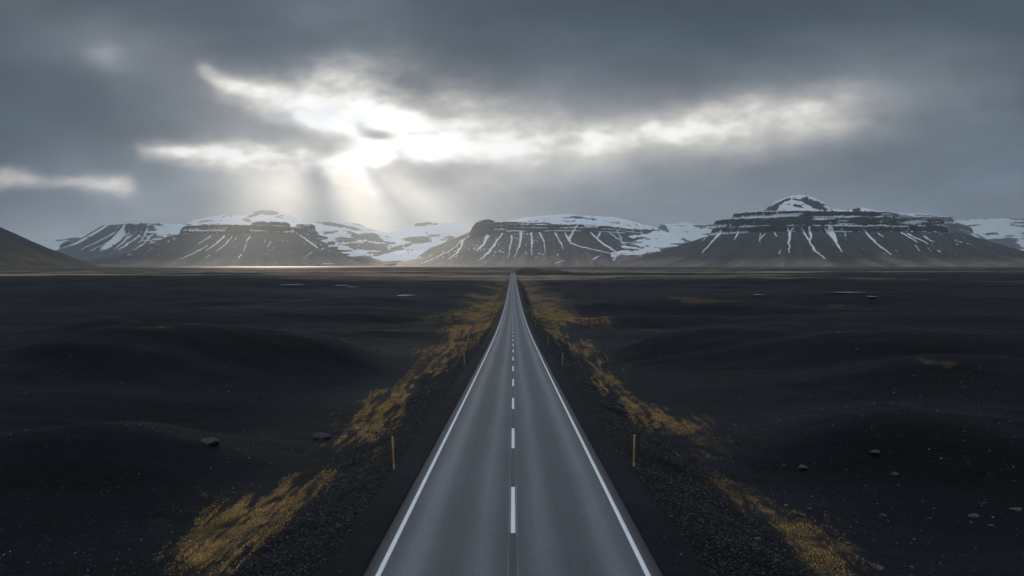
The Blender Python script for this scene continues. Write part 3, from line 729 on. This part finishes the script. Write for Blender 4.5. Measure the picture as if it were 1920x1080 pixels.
mountain('mountain', 'wide white snow plateau with faint rock lines, at the far right edge', (wx(1240, D), wx(2250, D)), 17000, 25000, 30, [
    ('dome', (wx(1850, D), D), (wx(2160, D), D), 4200, wz(411, D), 0.45), ('dome', (wx(1880, D), D-4200), (wx(2100, D), D-4000), 2200, wz(452, D-4200), 0.6), ('dome', (wx(1260, D), D), (wx(1340, D), D), 3000, wz(420, D), 0.5)],
    back, 800, {'cap': (220, 120, 0.45, 0.7), 'rock': (0.16, 500), 'steep': 0.6})
D = 24000
mountain('mountain', 'faint low white ridge at the far left, behind the dark hill', (wx(-200, D), wx(330, D)), 20500, 24600, 30, [
    ('dome', (wx(150, D), D), (wx(260, D), D), 2900, wz(440, D), 0.6), ('dome', (wx(40, D), D), (wx(120, D), D), 2400, wz(462, D), 0.6)],
    back, 850, {'cap': (150, 120, 0.5, 0.75), 'rock': (0.24, 700), 'steep': 0.80})

# the dark bare hill at the left edge and the two small rises by the end of the road
D = 4500
h_mat = rock_material('ash_hill', (0.03, 0.03, 0.03), (0.030, 0.032, 0.034), (0.085, 0.066, 0.045))
o = mountain('hill', 'smooth dark bare hill at the left edge', (wx(-560, D), wx(210, D)), 3350, 5500, 9, [('talus', (wx(-190, D), D), (wx(-200, D), D), 1080, 1050, 520, 1.28)], h_mat, 900, {}, gul=(7, 60)); o['category'] = 'hill'
low_m = rock_material('low_rise', (0.03, 0.03, 0.03), (0.050, 0.048, 0.045), (0.055, 0.052, 0.047))
D = 2300
o = mountain('hill', 'small dark twin rise just right of the far end of the road', (wx(940, D), wx(1130, D)), 2050, 2420, 3, [('dome', (wx(991, D), D), (wx(1000, D), D), 66, wz(501.5, D), 0.7), ('dome', (wx(1030, D), D), (wx(1045, D), D), 62, wz(505.5, D), 0.7)], low_m, 930, {}); o['category'] = 'hill'
D = 2600
o = mountain('hill', 'low dark swell left of the far end of the road', (wx(650, D), wx(930, D)), 2330, 2750, 4, [('dome', (wx(836, D), D), (wx(852, D), D), 75, wz(509.5, D), 0.8), ('dome', (wx(740, D), D), (wx(850, D), D), 110, wz(511.5, D), 0.6)], low_m, 950, {}); o['category'] = 'hill'

# ------------------------------------------------------------------ ponds
def water_material():
    m = NT('still_water')
    pale_glint = m.range(m.noise(m.scaled(m.pos(), (0.12, 0.05, 1)), 1.0, 4), 0.32, 0.5)  # pale patches in the base colour stand in for glints on water
    m.bsdf(m.mix(pale_glint, (0.05, 0.06, 0.075), (0.28, 0.31, 0.35)), 0.3, 0.5, m.bump(m.noise(m.pos(), 0.8, 3), 0.05, 0.05), IOR=1.33)
    return m.m
wmat = water_material()
for (x, y, a, b, lv) in PX:
    n = 48; t = np.linspace(0, 2*PI, n, endpoint=False)
    r = 1+0.26*np.sin(2*t+x)+0.20*np.sin(3*t+y)+0.14*np.sin(5*t+x*y)+0.08*np.sin(9*t+y)
    v = [(x, y, lv)]+[(x+a*q*math.cos(c), y+b*q*math.sin(c), lv) for q, c in zip(r, t)]
    tag(mesh_obj('water', v, [(0, 1+i, 1+(i+1) % n) for i in range(n)], wmat), kind='structure')

# ------------------------------------------------------------------ marker posts
def post_mats():
    a = NT('yellow_post'); p = a.n('TexCoord').outputs['Object']
    c = a.mix(a.range(a.noise(p, 9.0, 5, 0.7), 0.35, 0.7), (0.46, 0.26, 0.055), (0.58, 0.36, 0.10)); a.bsdf(c, 0.55, 0.4)
    f = NT('dusty_post_foot'); p = f.n('TexCoord').outputs['Object']
    f.bsdf(f.mix(f.range(f.noise(p, 12.0, 5, 0.7), 0.35, 0.7), (0.36, 0.29, 0.13), (0.48, 0.38, 0.17)), 0.7, 0.3)
    b = NT('white_reflector'); b.bsdf((0.80, 0.82, 0.86), 0.25, 0.6)
    d = NT('post_cap'); d.bsdf((0.32, 0.33, 0.35), 0.5, 0.4)
    return a.m, f.m, b.m, d.m
pm, fm, rm, cm = post_mats()

def tube(r0, r1, z0, z1, n=12, flat=0.72, cap_top=False):
    t = np.linspace(0, 2*PI, n, endpoint=False)
    v = []; f = []
    zs = [z0, z0+(z1-z0)*0.5, z1]
    for k, z in enumerate(zs):
        r = r0+(r1-r0)*k/2
        for c in t: v.append((r*math.cos(c), r*flat*math.sin(c), z))
    for k in range(2):
        for i in range(n):
            f.append((k*n+i, k*n+(i+1) % n, (k+1)*n+(i+1) % n, (k+1)*n+i))
    top = len(v); v.append((0, 0, z1+(0.012 if cap_top else 0)))
    for i in range(n):
        f.append((2*n+i, 2*n+(i+1) % n, top, top))
    return v, f

def make_post():
    r = bpy.data.objects.new('marker_post', None); C.objects.link(r)
    def prt(nm, v, f, m):
        me = bpy.data.meshes.new(nm); me.from_pydata(v, [], [tuple(dict.fromkeys(q)) for q in f]); me.update()
        me.polygons.foreach_set('use_smooth', [True]*len(me.polygons)); me.materials.append(m)
        o = bpy.data.objects.new(nm, me); C.objects.link(o); o.parent = r; return o
    prt('foot', *tube(0.042, 0.041, -0.30, 0.20), fm)
    prt('shaft', *tube(0.040, 0.038, 0.19, 1.30), pm)
    prt('cap', *tube(0.042, 0.038, 1.295, 1.40, cap_top=True), cm)
    # the reflector faces the traffic, a small plate proud of the cap
    w_, z0, z1, y = 0.026, 1.315, 1.385, -0.031
    v = [(-w_, y, z0), (w_, y, z0), (w_, y, z1), (-w_, y, z1), (-w_, y+0.006, z0), (w_, y+0.006, z0), (w_, y+0.006, z1), (-w_, y+0.006, z1)]
    prt('reflector', v, [(0, 1, 2, 3), (5, 4, 7, 6), (0, 4, 5, 1), (1, 5, 6, 2), (2, 6, 7, 3), (3, 7, 4, 0)], rm)
    return r
post0 = make_post()
posts = [(-5.05, 33.8, -3.2, 'yellow roadside post leaning left, nearest post on the left verge'), (-5.55, 91, -2.6, 'slim post on left verge, second from the camera'),
         (-5.6, 130, -2.0, 'small post on left verge, third from the camera'), (-5.5, 204, -1.5, 'tiny post on left verge, fourth from the camera'), (-5.7, 277, 0.5, 'faint tiny post on left verge, farthest of its row'),
         (5.24, 34.6, 1.3, 'upright yellow roadside post, nearest post on the right verge'), (5.55, 89.5, 1.2, 'slim post on right verge, second from the camera'), (5.6, 128, 0.4, 'small post on right verge, third from the camera'),
         (5.7, 201, -0.6, 'tiny post on right verge, fourth from the camera'), (5.9, 243, 0.4, 'faint tiny post on right verge, fifth from the camera'), (5.9, 293, 0.6, 'faintest tiny post on right verge, farthest of its row')]
for i, (x, y, lean, lb) in enumerate(posts):
    if i == 0: r = post0
    else:
        r = post0.copy(); C.objects.link(r)
        for ch in list(post0.children):
            c = ch.copy(); C.objects.link(c); c.parent = r
    r.location = (x, y, float(H(np.array([x]), np.array([y]))[0])-0.02)
    r.rotation_euler = (0, math.radians(lean), 0)
    tag(r, lb, 'marker post', 'yellow marker posts along the road')

# ------------------------------------------------------------------ rocks
import bmesh
def ico(sub):
    bm = bmesh.new(); bmesh.ops.create_icosphere(bm, subdivisions=sub, radius=1)
    bm.verts.index_update()
    v = np.array([q.co[:] for q in bm.verts]); f = np.array([[q.index for q in fa.verts] for fa in bm.faces]); bm.free()
    return v, f
ICO_V, ICO_F = ico(4)
def rock_mat(nm, lo, hi):
    m = NT(nm); p = m.n('TexCoord').outputs['Object']
    c = m.mix(m.range(m.noise(p, 5.0, 6, 0.7), 0.32, 0.68), lo, hi)
    c = m.mul(c, m.range(m.noise(p, 28.0, 4, 0.8), 0.25, 0.75, 0.7, 1.3, False))
    m.bsdf(c, 0.85, 0.25, m.bump(m.noise(p, 16.0, 6, 0.75), 0.8, 0.03)); return m.m
rk_grey = rock_mat('lichen_grey_rock', (0.028, 0.029, 0.031), (0.092, 0.092, 0.094))
rk_dark = rock_mat('dark_lava_rock', (0.022, 0.023, 0.026), (0.065, 0.066, 0.070))
rk_brown = rock_mat('brown_grey_rock', (0.030, 0.028, 0.025), (0.090, 0.082, 0.072))
ROCKS = [
 (390, 834, 44, .42, rk_brown, 'wide low brown-grey boulder alone on black sand, left of the verge grass'),
 (598, 824, 44, .45, rk_dark, 'rugged dark lava boulder touching the yellow grass on the left side'),
 (342, 1016, 16, .6, rk_grey, 'pale angular stone beside the lowest tuft on the left side'),
 (464, 1026, 15, .45, rk_grey, 'flat grey stone lying in the yellow grass strip on the left side'),
 (1508, 881, 23, .5, rk_grey, 'rounded grey boulder on black sand, biggest of the upper right stones'),
 (1471, 875, 9, .7, rk_grey, 'little grey stone just left of the rounded grey boulder'),
 (1643, 853, 22, .4, rk_dark, 'low dark rough stone highest up the slope on the right side'),
 (1679, 893, 16, .5, rk_grey, 'domed grey stone with a pale top on the dark ridge at right'),
 (1686, 912, 8, .6, rk_grey, 'small stone just below the domed grey stone'),
 (1657, 968, 16, .45, rk_grey, 'flat grey stone alone in the dark hollow at right'),
 (1745, 974, 10, .5, rk_dark, 'little rough dark stone between two flat ones in the hollow'),
 (1830, 971, 21, .5, rk_grey, 'oval grey stone tilted to the right in the dark hollow'),
 (1860, 988, 15, .35, rk_grey, 'thin flat stone below right of the oval one'),
 (1910, 958, 26, .25, rk_brown, 'long thin slab cut by the right edge'),
 (1421, 1014, 20, .4, rk_grey, 'flat slanted grey slab on the gravel bank at right'),
 (1505, 968, 18, .38, rk_grey, 'bluish flat stone at the upper edge of the right-hand grass clumps'),
 (1520, 957, 13, .45, rk_grey, 'small grey stone on sand just above the bluish flat one'),
 (1590, 1022, 18, .5, rk_grey, 'slanted grey stone right of the lower grass clumps'),
 (1573, 1024, 11, .4, rk_brown, 'small brownish stone touching the slanted grey one'),
 (1650, 1069, 28, .4, rk_grey, 'large smooth grey slab at the bottom edge beside the last grass'),
 (1472, 1034, 9, .6, rk_grey, 'small slanted chip on the gravel bank below the flat slab'),
 (1456, 1054, 15, .45, rk_dark, 'dark broken stone lowest on the gravel bank at right'),
 (1372, 787, 11, .5, rk_dark, 'small dark stone beyond the large grass patch on the right side'),
 (1378, 799, 12, .4, rk_brown, 'low brown stone just under the small dark one beyond the grass patch'),
]
for i, (px, py, wpx, fl, mt, lb) in enumerate(ROCKS):
    x, y = hit(px, py)
    hw = wpx/F*y*0.5
    r = np.random.default_rng(500+i)
    d = ICO_V.copy()
    # a few flat cuts, then roughness
    for _ in range(11):
        nrm = r.normal(size=3); nrm /= np.linalg.norm(nrm); off = r.uniform(0.62, 0.9)
        t = d@nrm; d = d-np.outer(np.maximum(t-off, 0)*0.85, nrm)
    rad = 1+0.10*fbm(d[:, 0]*2.2+i*3, d[:, 1]*2.2+d[:, 2]*1.7, 4, 300+i)+0.04*fbm(d[:, 0]*7+i, d[:, 2]*7+d[:, 1]*5, 3, 330+i)
    d = d*rad[:, None]
    sc = np.array([1.0, r.uniform(0.75, 1.0), fl*1.15])*hw*0.92
    d = d*sc
    a = r.uniform(-0.25, 0.25); tl = r.uniform(-0.12, 0.12)
    ca, sa = math.cos(a), math.sin(a)
    d = np.stack([d[:, 0]*ca-d[:, 1]*sa, d[:, 0]*sa+d[:, 1]*ca, d[:, 2]+d[:, 0]*tl], 1)
    o = mesh_obj('rock', d, ICO_F, mt, True)
    yy = y+hw*0.6
    o.location = (x, yy, float(H(np.array([x]), np.array([yy]))[0])+hw*fl*0.10)
    tag(o, lb, 'rock', 'loose rocks on the black sand')

# ------------------------------------------------------------------ crushed stone on the banks, pebbles on the sand
def scatter_stones(name, x, y, size, seed, col):
    r = np.random.default_rng(seed); n = len(x)
    V = np.array([(1, 0, 0), (-1, 0, 0), (0, 1, 0), (0, -1, 0), (0, 0, 1), (0, 0, -1), (.6, .6, .55), (-.6, .5, .6), (.5, -.65, .5), (-.55, -.6, .5)], float)
    Fc = np.array([(0, 2, 6), (2, 4, 6), (4, 0, 6), (2, 1, 7), (1, 4, 7), (4, 2, 7), (0, 4, 8), (4, 3, 8), (3, 0, 8), (1, 3, 9), (3, 4, 9), (4, 1, 9), (2, 0, 5), (1, 2, 5), (3, 1, 5), (0, 3, 5)])
    v = np.repeat(V[None], n, 0)*(1+0.35*r.normal(size=(n, len(V), 1)).clip(-1.6, 1.6))
    s = size[:, None]*np.stack([r.uniform(.7, 1.3, n), r.uniform(.6, 1.1, n), r.uniform(.4, .85, n)], 1)
    v = v*s[:, None, :]
    a = r.uniform(0, 2*PI, n); c, q = np.cos(a)[:, None], np.sin(a)[:, None]
    v = np.stack([v[..., 0]*c-v[..., 1]*q, v[..., 0]*q+v[..., 1]*c, v[..., 2]], -1)
    tx = r.normal(0, 0.35, n)[:, None]; v[..., 2] += v[..., 0]*tx
    z = H(x, y)
    v += np.stack([x, y, z+size*0.12], -1)[:, None, :]
    f = Fc[None]+(np.arange(n)*len(V))[:, None, None]
    shade = np.repeat(col, len(V), 0)
    return mesh_obj(name, v.reshape(-1, 3), f.reshape(-1, 3), stone_m, False, None, {'tint': shade})
def stone_mat():
    m = NT('crushed_basalt')
    c = m.mul(m.attr('tint').outputs[0], m.range(m.noise(m.pos(), 40.0, 4, 0.8), 0.25, 0.75, 0.7, 1.3, False))
    m.bsdf(c, 0.7, 0.35); return m.m
stone_m = stone_mat()
def tint(n, r, lo, hi, p=2.2):
    g = lo+(hi-lo)*r.random(n)**p
    return np.stack([g*0.95, g, g*1.10], 1)
r = np.random.default_rng(77)
n = 95000
y = 13*np.exp(r.random(n)*math.log(190/13)); side = np.where(r.random(n) < .5, -1, 1)
ax_ = 5.05+r.random(n)**0.9*(4.6+1.2*noise(y/7, side*4, 9))
x = side*ax_
sz = (0.011+0.030*r.random(n)**2.5)*(0.75+y/60)
keep = sz < 0.2
tag(scatter_stones('gravel', x[keep], y[keep], sz[keep], 78, tint(keep.sum(), r, 0.003, 0.085, 3.4)), kind='stuff')
n = 80000
y = 16*np.exp(r.random(n)*math.log(150/16)); x = (r.random(n)-.5)*2*y*0.68
kk = (np.abs(x) > 4.1) & (fbm(x/9, y/9, 3, 12)+0.35*r.normal(size=n) > 0.05) & ((np.abs(x) > 9.5) | (np.abs(x) < 5.2) & (r.random(n) < 0.5)); x = x[kk]; y = y[kk]
sz = (0.009+0.024*r.random(len(x))**6)*(0.7+y/36)
tag(scatter_stones('pebbles', x, y, sz, 79, tint(len(x), r, 0.006, 0.20, 3.6)), kind='stuff')

# ------------------------------------------------------------------ yellow grass
def grass_mat():
    m = NT('dry_yellow_grass')
    c = m.attr('tint').outputs[0]
    df = m.n('BsdfDiffuse', None, Color=c); tr = m.n('BsdfTranslucent', None, Color=c)
    mx = m.n('MixShader'); m.set(mx, '0', 0.4); m.set(mx, '1', df.outputs[0]); m.set(mx, '2', tr.outputs[0])
    m.t.links.new(mx.outputs[0], m.out.inputs[0]); return m.m
def build_grass():
    r = np.random.default_rng(5)
    Xs, Ys = [], []
    for pl, dn in GRASS:
        bx0, by0 = pl.min(0)-1.2; bx1, by1 = pl.max(0)+1.2
        area = (bx1-bx0)*(by1-by0); yc = max(20, 0.5*(by0+by1))
        n = int(min(260000, area*dn*520*(26/yc)**1.5))
        x = r.uniform(bx0, bx1, n); y = r.uniform(by0, by1, n)
        Xs.append(x); Ys.append(y)
    x = np.concatenate(Xs); y = np.concatenate(Ys)
    m = soft_grass(x, y)**1.3
    cl = streaky(x, y)
    keep = (m > 0) & (r.random(len(x)) < m*sstep(0.03, 0.20, cl+0.20*sstep(60, 160, y))*1.2) & (y < 420) & (np.abs(x) > 5.6)
    x = x[keep]; y = y[keep]; n = len(x)
    z = H(x, y)
    k = 0.65+y/60.0
    hgt = r.uniform(0.020, 0.065, n)*np.minimum(k, 2.0); wid = r.uniform(0.006, 0.014, n)*np.minimum(k, 7)
    az = r.uniform(0, 2*PI, n); lean = r.uniform(0.5, 1.8, n)
    wind = np.array([0.75, 0.15])
    dx = np.cos(az)*lean+wind[0]*np.sign(-x)*0.2+wind[0]*0.5; dy = np.sin(az)*lean+wind[1]
    nx, ny = -np.sin(az), np.cos(az)
    b0 = np.stack([x-nx*wid, y-ny*wid, z-0.02], 1); b1 = np.stack([x+nx*wid, y+ny*wid, z-0.02], 1)
    tip = np.stack([x+dx*hgt, y+dy*hgt, z+hgt], 1)
    mid = np.stack([x+dx*hgt*0.4, y+dy*hgt*0.4, z+hgt*0.62], 1)
    m0 = mid.copy(); m0[:, 0] -= nx*wid*0.75; m0[:, 1] -= ny*wid*0.75
    m1 = mid.copy(); m1[:, 0] += nx*wid*0.75; m1[:, 1] += ny*wid*0.75
    v = np.stack([b0, b1, m1, m0, tip], 1).reshape(-1, 3)
    o = np.arange(n)*5
    f = np.concatenate([np.stack([o, o+1, o+2], 1), np.stack([o, o+2, o+3], 1), np.stack([o+3, o+2, o+4], 1)])
    t = np.clip(0.5+0.70*fbm(x/0.9, y/2.5, 4, 18)+0.28*r.normal(size=n), 0, 1)[:, None]
    dry = np.array([0.78, 0.49, 0.21]); brown = np.array([0.23, 0.148, 0.072]); oliv = np.array([0.30, 0.25, 0.09])
    col = brown+(dry-brown)*t
    ol = (r.random(n) < 0.14)[:, None]; col = np.where(ol, oliv, col)
    ob = mesh_obj('grass', v, f, grass_mat(), False, None, {'tint': np.repeat(col, 5, 0)})
    tag(ob, kind='stuff'); print('grass blades', n)
build_grass()

# ------------------------------------------------------------------ air
def build_haze():
    x0, x1, y0, y1, z0, z1 = -25000, 25000, -7000, 31000, -40, 2000
    v = [(x0, y0, z0), (x1, y0, z0), (x1, y1, z0), (x0, y1, z0), (x0, y0, z1), (x1, y0, z1), (x1, y1, z1), (x0, y1, z1)]
    f = [(0, 3, 2, 1), (4, 5, 6, 7), (0, 1, 5, 4), (1, 2, 6, 5), (2, 3, 7, 6), (3, 0, 4, 7)]
    m = NT('haze_air')
    pv = m.n('VolumePrincipled', None, Density=2.5e-5, Anisotropy=0.64)
    pv.inputs['Color'].default_value = (0.82, 0.92, 1.0, 1)
    m.t.links.new(pv.outputs[0], m.out.inputs['Volume'])
    o = mesh_obj('haze', v, f, m.m, False); tag(o, kind='stuff')
build_haze()
